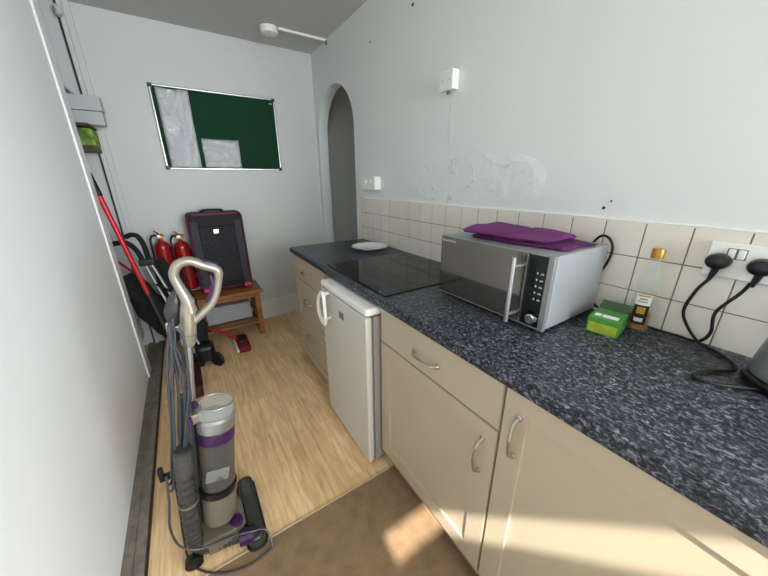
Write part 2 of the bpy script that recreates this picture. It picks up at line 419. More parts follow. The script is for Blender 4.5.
struct('dark_gap_strip', B(((-1.674, YB-.012, 0), (-1.66, YB-.001, H))), 'dgrey')  # dark strip standing in for the shaded gap beside the jamb
struct('wall_cupboard', B(((-2.3, YK-.06, 0), (-2.22, YB, H)), ((-2.22, YK-.06, 0), (XL-.03, YK, H)), ((-2.22, YB-.002, 0), (-1.66, YB+.1, H))), 'cup')
struct('trim_4', B(((-2.2, 2.5, .10), (-1.72, YB-.004, .26)), ((-2.2, 2.3, 0), (-1.76, YB-.004, .10))), 'cup')
struct('shelf_rail', B(((-2.2, 2.3, 1.905), (-1.70, YB-.004, 1.92))), 'cup').name = 'trim_5'
# cracked plaster lump at the top of the corner
bm = NB(); lathe(bm, [(0, .0), (.02, .004), (.026, .02), (.018, .045), (0, .06)], (-1.655, 3.06, 2.34), 9)
for v in bm.verts: v.co += V((random.uniform(-.006, .006), random.uniform(-.006, .006), random.uniform(-.01, .01)))
struct('trim_6', bm, 'cup')
struct('baseboard_back', B(((-1.6, YB-.018, 0), (0, YB, .155), .004), ((-1.6, YB-.014, .15), (0, YB, .20), .005)), 'skirt')
struct('baseboard_right', B(((-.018, 2.23, 0), (0, yR, .15), .004), ((-.018, yL, 0), (0, YB-.02, .15), .004)), 'skirt')
# tiles, one course pattern on a grout bed
t0, s, ztop = .1371, .1125, 1.2319
tb = NB()
j = .0016
y_end = 2.25
for i in range(-4, 20):
    for r in range(3):
        y0 = t0+i*s; y1 = min(y0+s, y_end); z1 = ztop-r*s; z0 = max(z1-s, ZC-.004)
        if y1-y0 < .02: continue
        jit = random.uniform(-.0006, .0006)
        box(tb, (-.009+jit, y0+j, z0+j), (-.001, y1-j, z1-j), .0018, 2)
tl = struct('trim_7', tb, 'tile', label='three courses of square off-white wall tiles')
struct('grout', B(((-.0062, -.32, ZC-.01), (0, y_end, ztop))), 'grout', tl)
bm = NB(); tube(bm, [(-.004, -.32+i*.06, ztop+.002+random.uniform(-.0015, .0015)) for i in range(43)], .006, 6)
struct('sealant', bm, 'caulk', tl)

# floor mat across the near end
m_ = obj('floor_mat', B(((XL+.1, -.45, 0), (-.58, .935, .004))), 'matm')
tag(m_, 'thin brown mat laid across the near end of the laminate floor', 'mat')
obj('edge_trim', B(((XL+.1, .931, 0), (-.58, .94, .005), .001)), 'matedge', m_)

# ------------------------------------------------------------------ worktop
bm = NB()
prof = [(-.001, ZC-.038), (F+.004, ZC-.038), (F, ZC-.034), (F, ZC-.012)]
prof += [(F+.012-.012*math.cos(t), ZC-.012+.012*math.sin(t)) for t in [PI/2*i/6 for i in range(1, 7)]] + [(-.001, ZC)]
prism(bm, prof, 'y', -.33, 2.224)
wt = obj('worktop', bm, 'top'); tag(wt, 'long dark speckled laminate worktop with rounded front edge', 'worktop')

# ------------------------------------------------------------------ cabinets
def shaker(y0, y1, z0, z1, x=-.615, t=.019, rail=.093, shaped=True):
    bm = NB()
    vs = box(bm, (x, y0, z0), (x+t, y1, z1))
    bm.faces.ensure_lookup_table()
    f = min(bm.faces, key=lambda f: f.calc_center_median().x)
    if shaped:
        bmesh.ops.inset_region(bm, faces=[f], thickness=rail, depth=0)
        bmesh.ops.inset_region(bm, faces=[f], thickness=.0022, depth=-.009)
    out = [e for e in bm.edges if all(abs(v.co.x-x) < 1e-6 and (min(abs(v.co.y-y0), abs(v.co.y-y1)) < 1e-6 or min(abs(v.co.z-z0), abs(v.co.z-z1)) < 1e-6) for v in e.verts)
           and (abs(e.verts[0].co.y-e.verts[1].co.y) > .03 or abs(e.verts[0].co.z-e.verts[1].co.z) > .03)
           and not (shaped and abs(e.verts[0].co.y-e.verts[1].co.y) > 1e-4 and abs(e.verts[0].co.z-e.verts[1].co.z) > 1e-4)]
    bmesh.ops.bevel(bm, geom=out, offset=.002, segments=2, affect='EDGES')
    return bm
def bow_handle(y, z, vertical, L=.125, x=-.615):
    bm = NB(); h = L/2
    prof = [(-h, .000), (-h+.004, .012), (-h+.016, .024), (-h+.034, .028), (0, .031), (h-.034, .028), (h-.016, .024), (h-.004, .012), (h, 0)]
    pts = [(x-o, y, z+a) if vertical else (x-o, y+a, z) for a, o in prof]
    tube(bm, pts, [.007, .0058, .005, .0045, .006, .0045, .005, .0058, .007], 10, smooth=4)
    for a in (-h, h):
        c = (x-.002, y, z+a) if vertical else (x-.002, y+a, z)
        lathe(bm, [(0, 0), (.009, 0), (.009, .002), (.006, .004), (0, .004)], c, 14, Matrix.Rotation(-PI/2, 3, 'Y'))
    return bm
def carcass(y0, y1, parent):
    obj('carcass', B(((-.596, y0+.001, .10), (-.03, y0+.018, .862)), ((-.596, y1-.018, .10), (-.03, y1-.001, .862)), ((-.59, y0+.018, .10), (-.03, y1-.018, .118)), ((-.596, y0+.018, .845), (-.03, y1-.018, .862)), ((-.05, y0+.018, .118), (-.032, y1-.018, .845))), 'carc', parent)
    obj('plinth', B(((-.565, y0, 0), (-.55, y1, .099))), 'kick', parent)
# two door/drawer unit, nearest the fridge
a = thing('base_cabinet', 'cream base cabinet with one drawer above one door, between fridge and nearest cabinet', 'cabinet', (-.6, .683, 0))
carcass(.378, .988, a)
d = obj('drawer', shaker(.381, .986, .706, .860, shaped=False), 'cream', a)
obj('handle', bow_handle(.69, .774, False), 'steel', d, 'brushed steel bow handle')
d = obj('door', shaker(.381, .986, .088, .700), 'cream', a)
obj('handle', bow_handle(.426, .578, True), 'steel', d, 'brushed steel bow handle')
a = thing('base_cabinet', 'nearest cream base cabinet with a single full-height door', 'cabinet', (-.6, .07, 0))
carcass(-.235, .376, a)
d = obj('door', shaker(-.232, .374, .088, .860), 'cream', a)
obj('handle', bow_handle(.328, .730, True), 'steel', d, 'brushed steel bow handle')
a = thing('drawer_unit', 'cream three-drawer base unit at the far end of the worktop', 'cabinet', (-.6, 1.9, 0))
carcass(1.605, 2.205, a)
for z0, z1, zh, sh in ((.694, .860, .765, False), (.362, .688, .56, True), (.055, .356, .275, True)):
    d = obj('drawer', shaker(1.608, 2.202, z0, z1, shaped=sh, rail=.07), 'cream', a)
    obj('handle', bow_handle(1.925, zh, False, .13), 'steel', d, 'brushed steel bow handle')

# ------------------------------------------------------------------ fridge
f = thing('fridge', 'white under-counter fridge with an oval door handle, below the hob', 'fridge', (-.4, 1.185, 0))
fy0, fy1 = 1.003, 1.500
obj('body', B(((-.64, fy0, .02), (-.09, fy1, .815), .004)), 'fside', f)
obj('lid', B(((-.680, fy0-.002, .822), (-.09, fy1+.002, .857), .010, 3)), 'white', f)
dr = obj('door', B(((-.680, fy0, .012), (-.648, fy1, .816), .009, 3)), 'fridge', f)
obj('gasket', B(((-.648, fy0+.006, .03), (-.640, fy1-.006, .81))), 'grey', f)
bm = NB()
tube(bm, [(-.728-.004*math.cos(t*2), 1.372+.044*math.cos(t), .742+.088*math.sin(t)) for t in [2*PI*i/28 for i in range(28)]], .009, 10, closed=True)
for dz in (-.07, .07): tube(bm, [(-.679, 1.392, .742+dz), (-.728, 1.392, .742+dz)], .010, 10)
obj('handle', bm, 'white', dr, 'white oval loop handle')
bd = obj('badge', B(((-.6825, 1.222, .722), (-.6795, 1.272, .757), .001)), 'grey', dr)
for y in (fy0+.05, fy1-.05): obj('foot', La([(0, 0), (.018, 0), (.018, .012), (.012, .022), (0, .022)], (-.60, y, 0), 16), 'black', f)

# ------------------------------------------------------------------ hob
hb = thing('hob', 'black ceramic glass hob set in the worktop above the fridge', 'hob', (-.335, 1.29, ZC))
obj('glass_plate', B(((-.595, .985, ZC), (-.085, 1.600, ZC+.006), .0025)), 'hob', hb)
for (x, y, r) in ((-.405, 1.145, .098), (-.44, 1.43, .075), (-.20, 1.13, .075), (-.22, 1.41, .098)):
    bm = NB(); z = ZC+.0061
    lathe(bm, [(r-.006, z), (r-.006, z+.0003), (r, z+.0003), (r, z), (r-.006, z)], (x, y, 0), 48)
    lathe(bm, [(r*.55, z), (r*.55, z+.0002), (r*.55+.002, z+.0002), (r*.55+.002, z), (r*.55, z)], (x, y, 0), 48)
    obj('cooking_ring', bm, 'ring', hb)

# plate
bm = La([(0, .004), (.05, .004), (.055, 0), (.062, 0), (.066, .005), (.09, .012), (.124, .020), (.128, .022), (.124, .0235), (.09, .016), (.07, .0095), (0, .008)], (-.165, 1.845, ZC), 48)
tag(obj('dinner_plate', bm, 'whitec'), 'white dinner plate on the far end of the worktop', 'plate')

# ------------------------------------------------------------------ microwave
mw = thing('microwave', 'silver microwave with mirrored door on the worktop, purple towel on top', 'microwave', (-.2, .675, ZC))
y0, y1, z0, z1 = .442, .912, ZC+.012, 1.152
obj('casing', B(((-.345, y0, z0), (-.03, y1, z1), .005)), 'silver2', mw)
bm = B(((-.362, y0, z0-.004), (-.344, .524, z1), .003))
pn = obj('control_panel', bm, 'silver', mw)
obj('panel_face', B(((-.3635, y0+.018, z0+.004), (-.361, .5215, z1-.004), .0006)), 'panel', pn, 'dark glossy control panel face')
obj('display', B(((-.3645, .492, z1-.105), (-.363, .514, z1-.02))), 'display', pn)
for c_ in range(2):
    bm = NB()
    for i in range(5):
        z = z1-.058-i*.021
        if c_ == 0: box(bm, (-.3642, .466, z-.003), (-.3634, .476, z-.0005)); box(bm, (-.3642, .468, z+.001), (-.3634, .474, z+.002))
        else: box(bm, (-.3642, .484, z-.003), (-.3634, .488, z+.003))
    obj('button_column', bm, 'print_', pn)
obj('dial', La([(0, .018), (.013, .018), (.0165, .015), (.018, 0), (.022, 0), (.022, -.001), (0, -.001)], (-.3635, .480, z0+.032), 30, Matrix.Rotation(-PI/2, 3, 'Y')), 'chrome', pn, 'chrome round dial')
dr = obj('door', B(((-.362, .5255, z0-.004), (-.344, y1, z1), .003)), 'silver', mw)
obj('door_glass', B(((-.3640, .5275, z0+.004), (-.361, y1-.003, z1-.004), .0008)), 'mirror', dr, 'mirrored dark door glass')
bm = NB(); tube(bm, [(-.400, .548, z0+.004), (-.400, .548, z1-.016)], .0075, 14)
for z in (z0+.03, z1-.045): tube(bm, [(-.363, .540, z), (-.398, .548, z)], .006, 12)
obj('handle', bm, 'alu', dr, 'silver bar handle')
obj('lettering', text_bm('Russell Hobbs', .0125, frame((-.3642, .865, z1-.018), (0, -1, 0), (0, 0, 1))), 'print_', dr)
for x in (-.32, -.07):
    for y in (y0+.04, y1-.04): obj('foot', La([(0, 0), (.012, 0), (.013, .013), (0, .013)], (x, y, ZC), 14), 'black', mw)
mwc = obj('power_cord', T([(-.028, .50, 1.12), (-.022, .492, 1.155), (-.03, .470, 1.178), (-.034, .444, 1.172), (-.032, .429, 1.14), (-.026, .436, 1.09), (-.02, .46, 1.02), (-.018, .46, .94), (-.022, .40, .9085), (-.03, .30, .909), (-.036, .255, .909), (-.032, .205, .909), (-.036, .16, .912), (-.042, .140, .95), (-.04, .146, 1.01), (-.040, .117, 1.075), (-.046, .106, 1.108)], .0042, 8, smooth=6), 'rubber', mw, 'black mains cord')

# towel folded on the microwave
def towel(quad, z, th, seed, thick_end=1.0):
    """quad: four (x, y) corners; a soft folded slab of cloth"""
    rnd = random.Random(seed); bm = NB(); nx, ny = 28, 44
    ph = [rnd.uniform(0, 6) for _ in range(7)]; q = [V((a, b, 0)) for a, b in quad]
    top, bot = [], []
    for i in range(nx+1):
        tr, br_ = [], []
        for k in range(ny+1):
            u, v = i/nx, k/ny
            p = (q[0]*(1-u)+q[1]*u)*(1-v)+(q[3]*(1-u)+q[2]*u)*v
            p.x += .005*math.sin(9*v+ph[4])*(2*u-1); p.y += .006*math.sin(7*u+ph[5])*(2*v-1)
            e = min(min(u, 1-u)*nx, min(v, 1-v)*ny)/2.4; e = min(e, 1); fall = math.sqrt(max(0, 1-(1-e)**2))
            t_ = th*(1-(1-thick_end)*(1-v))
            h = .0035*math.sin(4*u+ph[0]+3*v)+.003*math.sin(8*v+ph[1]+2*u)+.002*math.sin(13*u+6*v+ph[2])
            crease = -.004*math.exp(-((v-.38-.15*u)/.03)**2)
            tr.append(bm.verts.new((p.x, p.y, z+t_*.5+(t_*.5+h+crease)*fall)))
            br_.append(bm.verts.new((p.x, p.y, z+t_*.5-t_*.5*fall)))
        top.append(tr); bot.append(br_)
    for i in range(nx):
        for k in range(ny):
            bm.faces.new((top[i][k], top[i+1][k], top[i+1][k+1], top[i][k+1]))
            bm.faces.new((bot[i][k], bot[i][k+1], bot[i+1][k+1], bot[i+1][k]))
    for i in range(nx):
        bm.faces.new((top[i][0], bot[i][0], bot[i+1][0], top[i+1][0])); bm.faces.new((top[i][ny], top[i+1][ny], bot[i+1][ny], bot[i][ny]))
    for k in range(ny):
        bm.faces.new((top[0][k], top[0][k+1], bot[0][k+1], bot[0][k])); bm.faces.new((top[nx][k], bot[nx][k], bot[nx][k+1], top[nx][k+1]))
    return bm
tw = thing('towel', 'folded purple towel lying on top of the microwave', 'towel', (-.2, .62, z1))
obj('lower_fold', towel([(-.285, .468), (-.095, .452), (-.06, .84), (-.325, .79)], z1, .022, 3, .6), 'towel', tw)
obj('upper_fold', towel([(-.305, .520), (-.12, .500), (-.06, .865), (-.345, .825)], z1+.019, .020, 5, .7), 'towel2', tw)

# ------------------------------------------------------------------ tea box
tbx = thing('tea_box', 'small open green and lime tea box between microwave and oil bottle', 'box', (-.15, .345, ZC))
RT = Matrix.Rotation(math.radians(8), 4, 'Z'); cT = V((-.15, .35, ZC))
def tbm(*bs):
    bm = B(*bs); bmesh.ops.transform(bm, matrix=Matrix.Translation(cT) @ RT @ Matrix.Translation(-cT), verts=bm.verts[:]); return bm
x0, x1, ya, yb, zt_ = -.207, -.10, .308, .392, ZC+.052
obj('carton', tbm(((x0, ya, ZC+.0005), (x1, yb, zt_), .0012)), 'boxg', tbx)
obj('front_print', tbm(((x0-.0008, ya+.004, ZC+.004), (x0, yb-.004, zt_-.016))), 'boxy', tbx, 'lime green printed front')
obj('top_label', tbm(((x0+.02, ya+.012, zt_), (x0+.045, yb-.03, zt_+.0008)), ((x0+.02, yb-.026, zt_), (x0+.045, yb-.010, zt_+.0008))), 'label', tbx, 'white printed patch')
bm = NB(); box(bm, (x1-.003, ya, zt_), (x1-.001, yb, zt_+.040), 0, 2, Matrix.Rotation(math.radians(64), 3, 'Y'), (x1-.002, 0, zt_))
bmesh.ops.transform(bm, matrix=Matrix.Translation(cT) @ RT @ Matrix.Translation(-cT), verts=bm.verts[:])
obj('open_lid', bm, 'boxd', tbx, 'dark green open lid')

# ------------------------------------------------------------------ oil bottle
bc = (-.072, .297)
bo = thing('oil_bottle', 'tall glass bottle with gold cap and a little golden oil left', 'bottle', (bc[0], bc[1], ZC))
obj('glass', La([(0, ZC+.001), (.028, ZC+.001), (.031, ZC+.006), (.031, ZC+.150), (.029, ZC+.168), (.022, ZC+.192), (.0155, ZC+.213), (.0138, ZC+.222), (.0138, ZC+.246), (.0118, ZC+.246), (.0118, ZC+.222), (.0135, ZC+.213), (.020, ZC+.192), (.0268, ZC+.168), (.0285, ZC+.150), (.0285, ZC+.010), (0, ZC+.008)], (bc[0], bc[1], 0), 40), 'glass', bo)
obj('oil', La([(0, ZC+.009), (.0262, ZC+.0105), (.0264, ZC+.062), (0, ZC+.062)], (bc[0], bc[1], 0), 40), 'oil', bo, 'golden oil')
obj('cap', La([(0, ZC+.266), (.0145, ZC+.266), (.0158, ZC+.263), (.0160, ZC+.243), (.0155, ZC+.238), (.0142, ZC+.238)], (bc[0], bc[1], 0), 30), 'gold', bo, 'gold screw cap')
def curved(z0, z1, a0, a1, r):
    bm = NB(); n = 14; A = []
    for i in range(n+1):
        t = a0+(a1-a0)*i/n; A.append([bm.verts.new((bc[0]+rr*math.cos(t), bc[1]+rr*math.sin(t), z)) for rr, z in ((r, z0), (r, z1), (r+.0004, z1), (r+.0004, z0))])
    for i in range(n):
        for k in range(4): bm.faces.new((A[i][k], A[i+1][k], A[i+1][(k+1) % 4], A[i][(k+1) % 4]))
    bm.faces.new(A[0]); bm.faces.new(A[-1][::-1]); return bm
ang = math.radians(193)
lb = obj('label', curved(ZC+.030, ZC+.128, ang-.62, ang+.62, .0312), 'lblack', bo, 'dark picture label with white head')
obj('label_head', curved(ZC+.094, ZC+.128, ang-.6, ang+.6, .0317), 'label', lb)
obj('label_print', curved(ZC+.122, ZC+.1225+.004, ang-.5, ang+.5, .0322), 'lfruit', lb)
bm = curved(ZC+.104, ZC+.107, ang-.4, ang+.35, .0322)
obj('label_line', bm, 'ptext', lb); obj('label_line', curved(ZC+.112, ZC+.116, ang-.3, ang+.3, .0322), 'ptext', lb)
obj('label_fruit', curved(ZC+.066, ZC+.088, ang-.3, ang+.35, .0317), 'lfruit', lb)
obj('label_words', curved(ZC+.040, ZC+.052, ang-.35, ang+.35, .0317), 'print_', lb)

# ------------------------------------------------------------------ double socket, plugs, kettle
so = thing('double_socket', 'white double wall socket on the tiles near the right edge', 'socket', (0, .132, 1.152))
obj('plate', B(((-.0225, .060, 1.106), (-.0092, .205, 1.201), .003, 3)), 'white', so)
for y in (.142, .160): obj('rocker_switch', B(((-.0275, y-.0068, 1.160), (-.0222, y+.0068, 1.185), .002)), 'white', so)
obj('switch_outline', B(((-.0229, .1325, 1.158), (-.0224, .1695, 1.187))), 'grey', so)
def plug(y, z, parent):
    bm = NB(); lathe(bm, [(0, .032), (.014, .032), (.022, .028), (.0255, .018), (.0255, .002), (.024, 0), (0, 0)], (-.0228, y, z), 28, Matrix.Rotation(-PI/2, 3, 'Y'), sx=.86)
    tube(bm, [(-.040, y-.002, z-.018), (-.040, y+.001, z-.036), (-.040, y+.004, z-.052)], [.0085, .007, .005], 10)
    return obj('plug', bm, 'black', parent, 'round black plug')
kx, ky = -.135, -.035
kt = thing('kettle', 'brushed steel kettle with black base, cut by the right edge', 'kettle', (kx, ky, ZC))
obj('power_base', La([(0, 0), (.088, 0), (.092, .006), (.092, .018), (.086, .024), (0, .024)], (kx, ky, ZC), 40), 'black', kt)
obj('body', La([(.083, .026), (.0845, .03), (.082, .06), (.074, .12), (.066, .175), (.060, .20), (.058, .203), (0, .203)], (kx, ky, ZC), 44), 'silver', kt)
obj('lid', La([(.058, .203), (.054, .212), (.02, .219), (0, .22)], (kx, ky, ZC), 36), 'black', kt)
obj('handle', T([(kx, ky-.058, ZC+.195), (kx, ky-.105, ZC+.20), (kx, ky-.125, ZC+.15), (kx, ky-.11, ZC+.08), (kx, ky-.078, ZC+.06)], .011, 12, smooth=5), 'black', kt)
obj('spout', T([(kx, ky+.055, ZC+.15), (kx, ky+.075, ZC+.175), (kx, ky+.088, ZC+.195)], [.022, .015, .011], 12), 'silver', kt)
kc = obj('power_cord', T([(-.040, .182, 1.098), (-.04, .198, 1.06), (-.04, .209, .995), (-.04, .19, .95), (-.042, .155, .912), (-.060, .115, .9075), (-.105, .075, .9075), (-.145, .066, .9075), (-.20, .098, .9075), (-.255, .116, .9075), (-.270, .102, .9075), (-.255, .070, .9075), (-.21, .02, .9075), (-.20, -.02, .9075)], .0042, 8, smooth=6), 'rubber', kt, 'black mains cord')
plug(.178, 1.150, kc)
plug(.100, 1.150, mwc)

# ------------------------------------------------------------------ boxes on the right wall
a = thing('fused_switch', 'white switch box mounted high on the right wall', 'switch', (0, 1.28, 1.82))
obj('back_box', B(((-.036, 1.238, 1.778), (0, 1.322, 1.862), .003)), 'white', a)
obj('face_plate', B(((-.046, 1.236, 1.776), (-.037, 1.324, 1.864), .003)), 'white', a)
for y in (1.255, 1.305): obj('screw', La([(0, 0), (.003, 0), (.003, .001), (0, .0014)], (-.046, y, 1.82), 10, Matrix.Rotation(-PI/2, 3, 'Y')), 'grey', a)
obj('knockout', B(((-.028, 1.2365, 1.80), (-.012, 1.2385, 1.845), .0005)), 'gloss', a)
obj('cable_gland', La([(0, 0), (.009, 0), (.009, .008), (.006, .014), (0, .014)], (-.02, 1.285, 1.764), 12), 'grey', a)
a = thing('wall_socket', 'small white surface socket box beside the arch, above the tiles', 'socket', (0, 2.02, 1.345))
obj('back_box', B(((-.042, 1.953, 1.300), (0, 2.135, 1.388), .003)), 'white', a)
obj('face_plate', B(((-.052, 1.951, 1.298), (-.043, 2.137, 1.390), .003)), 'white', a)
for y in (2.01, 2.08): obj('rocker_switch', B(((-.056, y-.007, 1.345), (-.051, y+.007, 1.368), .002)), 'white', a)
# screw plugs left in the wall
for i, (y, z, r, lab) in enumerate(((1.616, 2.245, .008, 'dark broken wall plug at the top edge of the photo'), (.496, 1.268, .005, 'dark screw hole plug just above the tiles behind the towel'), (.478, 1.292, .003, 'tiny dark nail above the larger plug over the tiles'), (2.07, 2.218, .006, 'dark screw plug high on the wall above the arch side'))):
    bm = NB(); lathe(bm, [(0, 0), (r, 0), (r*.9, .002), (r*.5, .004), (0, .003)], (0, y, z), 9, Matrix.Rotation(-PI/2, 3, 'Y'))
    for v in bm.verts: v.co += V((0, random.uniform(-.3, .3)*r, random.uniform(-.3, .3)*r))
    tag(obj('wall_plug', bm, 'black'), lab, 'wall plug')

# ------------------------------------------------------------------ ceiling alarm with conduit
a = thing('smoke_alarm', 'round white alarm on the ceiling near the arch', 'alarm', (-.445, 2.80, H))
obj('body', La([(0, 0), (.062, 0), (.064, -.004), (.064, -.026), (.058, -.040), (.03, -.044), (0, -.044)], (-.445, 2.80, H), 36), 'white', a)
obj('test_button', La([(0, -.044), (.010, -.044), (.010, -.048), (0, -.048)], (-.435, 2.77, H), 14), 'gloss', a)
cd = thing('cable_conduit', 'thin white conduit running from the alarm to the right wall', 'conduit', (-.2, 2.76, H))
obj('trunking', B(((-.385, 2.752, H-.017), (-.001, 2.772, H), .003)), 'white', cd)
obj('end_cap', B(((-.012, 2.748, H-.040), (0, 2.766, H-.010), .002)), 'grey', cd, 'grey cable entry')

# ------------------------------------------------------------------ noticeboard
yb_ = YB-.001
bx0, bx1, bz0, bz1 = -1.283, -.378, 1.455, 2.044
nb = thing('noticeboard', 'green felt noticeboard in an aluminium frame on the back wall', 'noticeboard', (-.83, YB, 1.75))
obj('felt', B(((bx0+.01, yb_-.012, bz0+.01), (bx1-.01, yb_, bz1-.01))), 'green', nb)
obj('frame', B(((bx0, yb_-.02, bz0), (bx0+.013, yb_, bz1), .003), ((bx1-.013, yb_-.02, bz0), (bx1, yb_, bz1), .003), ((bx0+.013, yb_-.02, bz0), (bx1-.013, yb_, bz0+.013), .003), ((bx0+.013, yb_-.02, bz1-.013), (bx1-.013, yb_, bz1), .003)), 'alu', nb)
for x in (bx0, bx1-.024):
    for z in (bz0, bz1-.024): obj('corner_cap', B(((x-.002, yb_-.023, z-.002), (x+.026, yb_, z+.026), .004)), 'black', nb)
obj('maker_mark', B(((bx1-.05, yb_-.0128, bz1-.045), (bx1-.025, yb_-.012, bz1-.038))), 'print_', nb)
def sleeve(x0, x1, z0, z1, label, rows):
    a = thing('plastic_sleeve', label, 'plastic sleeve', ((x0+x1)/2, yb_-.013, z0), None)
    obj('paper', B(((x0+.012, yb_-.0142, z0+.008), (x1-.008, yb_-.0134, z1-.01))), 'paper', a)
    bm = NB()
    for i in range(rows):
        z = z1-.03-i*(z1-z0-.05)/rows; L = (x1-x0)*random.uniform(.45, .8)
        box(bm, (x0+.02, yb_-.0146, z), (x0+.02+L, yb_-.0142, z+.003))
    obj('printed_lines', bm, 'ptext', a)
    bm = NB(); nx, nz = 22, 44; G = []
    rr = random.Random(int(x0*100)); p = [rr.uniform(0, 6) for _ in range(6)]
    for i in range(nx+1):
        for k in range(nz+1):
            u, v = i/nx, k/nz; x = x0+(x1-x0)*u; z = z0+(z1-z0)*v
            h = .5+.5*math.sin(9*u+6*v+p[0]+1.5*math.sin(5*v+p[1])); h2 = .5+.5*math.sin(13*v-11*u+p[2]+2*math.sin(4*u+p[3]))
            G.append(bm.verts.new((x, yb_-.0160-.016*h*h-.012*h2*h2, z)))
    for i in range(nx):
        for k in range(nz):
            q = i*(nz+1)+k; bm.faces.new((G[q], G[q+nz+1], G[q+nz+2], G[q+1]))
    bmesh.ops.solidify(bm, geom=bm.faces[:], thickness=.0005)
    obj('film', bm, 'sleeve', a, 'crinkled clear plastic film', sharp=180)
sleeve(-1.245, -1.035, 1.47, 2.02, 'tall crinkled clear sleeve of papers at the left of the noticeboard', 14)
sleeve(-1.005, -.725, 1.472, 1.69, 'small wide clear sleeve pinned low on the noticeboard', 6)

# ------------------------------------------------------------------ bench
be = thing('wooden_bench', 'low brown wooden bench with a lower shelf against the back wall', 'bench', (-1.04, 2.9, 0))
obj('seat', B(((-1.33, 2.745, .415), (-.765, 3.06, .443), .004)), 'wood', be)
for x in (-1.30, -.835):
    for y in (2.77, 3.0): obj('leg', B(((x, y, 0), (x+.045, y+.045, .414), .003)), 'wood', be)
obj('lower_shelf', B(((-1.255, 2.78, .112), (-.836, 2.86, .130), .003), ((-1.255, 2.868, .112), (-.836, 2.95, .130), .003), ((-1.255, 2.958, .112), (-.836, 3.035, .130), .003)), 'wood', be)
for ya_ in (2.778, 3.02): obj('apron', B(((-1.254, ya_, .375), (-.836, ya_+.018, .414))), 'wood', be)
for x in (-1.298, -.828): obj('side_rail', B(((x+.01, 2.816, .135), (x+.03, 2.999, .165))), 'wood', be)
cr = thing('ribbed_crate', 'low white ribbed plastic crate standing on the lower bench shelf', 'crate', (-1.03, 2.97, .13))
bm = B(((-1.24, 2.92, .131), (-.86, 3.03, .29), .006))
for i in range(19): box(bm, (-1.235+i*.0198, 2.900, .14), (-1.226+i*.0198, 2.921, .28), .001)
obj('tub', bm, 'boxw', cr)
obj('clip', B(((-.866, 2.905, .23), (-.846, 2.925, .29), .002)), 'brownthing', cr, 'dark clip')

# ------------------------------------------------------------------ suitcase
su = thing('suitcase', 'black and grey suitcase with magenta trim standing on the bench', 'suitcase', (-1.04, 2.95, .443))
sx0, sx1, sz0, sz1 = -1.232, -.815, .462, 1.125
tilt = Matrix.Rotation(math.radians(-2), 4, 'X'); pv = V((-1.04, 2.87, .443))
def S(bm):
    bmesh.ops.transform(bm, matrix=Matrix.Translation(pv) @ tilt @ Matrix.Translation(-pv), verts=bm.verts[:]); return bm
obj('shell', S(B(((sx0, 2.905, sz0), (sx1, 3.085, sz1), .035, 4))), 'suitk', su)
def rrect(x0, x1, z0, z1, r, n=6, taper=0):
    P = []
    for cx, cz, a in ((x1-r, z1-r, 0), (x0+r, z1-r, 90), (x0+r, z0+r, 180), (x1-r, z0+r, 270)):
        for i in range(n+1):
            t = math.radians(a+90*i/n); P.append((cx+r*math.cos(t), cz+r*math.sin(t)))
    return P
def piping(x0, x1, z0, z1, y, r, rad):
    return T([(p[0], y, p[1]) for p in rrect(x0, x1, z0, z1, r)], rad, 8, closed=True)
obj('piping', S(piping(sx0+.008, sx1-.008, sz0+.006, sz1-.006, 2.905, .04, .0085)), 'suitm', su, 'magenta edge piping')
for xa in (sx0+.016, sx1-.075): obj('side_gusset', S(B(((xa, 2.892, sz0+.03), (xa+.059, 2.91, sz1-.07), .008))), 'suitg', su, 'grey side panel')
obj('front_panel', S(B(((sx0+.072, 2.885, sz0+.06), (sx1-.072, 2.91, sz1-.12), .010))), 'suit', su, 'dark quilted mesh front')
obj('top_pocket', S(B(((sx0+.07, 2.892, sz1-.115), (sx1-.07, 2.908, sz1-.03), .006))), 'suitk', su)
obj('top_band', S(B(((sx0+.04, 2.893, sz1-.03), (sx1-.04, 2.91, sz1-.006), .005))), 'suitm', su, 'magenta top band')
obj('badge', S(B(((-1.055, 2.880, sz1-.175), (-1.015, 2.886, sz1-.14), .002))), 'alu', su, 'small silver badge')
obj('carry_handle', S(T([(-1.12, 2.96, sz1-.004), (-1.105, 2.955, sz1+.012), (-1.035, 2.95, sz1+.016), (-.965, 2.955, sz1+.012), (-.95, 2.96, sz1-.004)], .009, 10, smooth=5)), 'suitk', su)
for x in (sx0+.045, sx1-.05):
    bm = NB(); tube(bm, [(x-.025, 2.885, sz0+.012), (x+.025, 2.885, sz0+.012)], .028, 16)
    obj('wheel', S(bm), 'pink', su, 'pink wheel housing')
obj('bottom_bar', S(T([(sx0+.08, 2.885, sz0+.02), (sx1-.08, 2.885, sz0+.02)], .006, 8)), 'suitm', su, 'magenta bar')

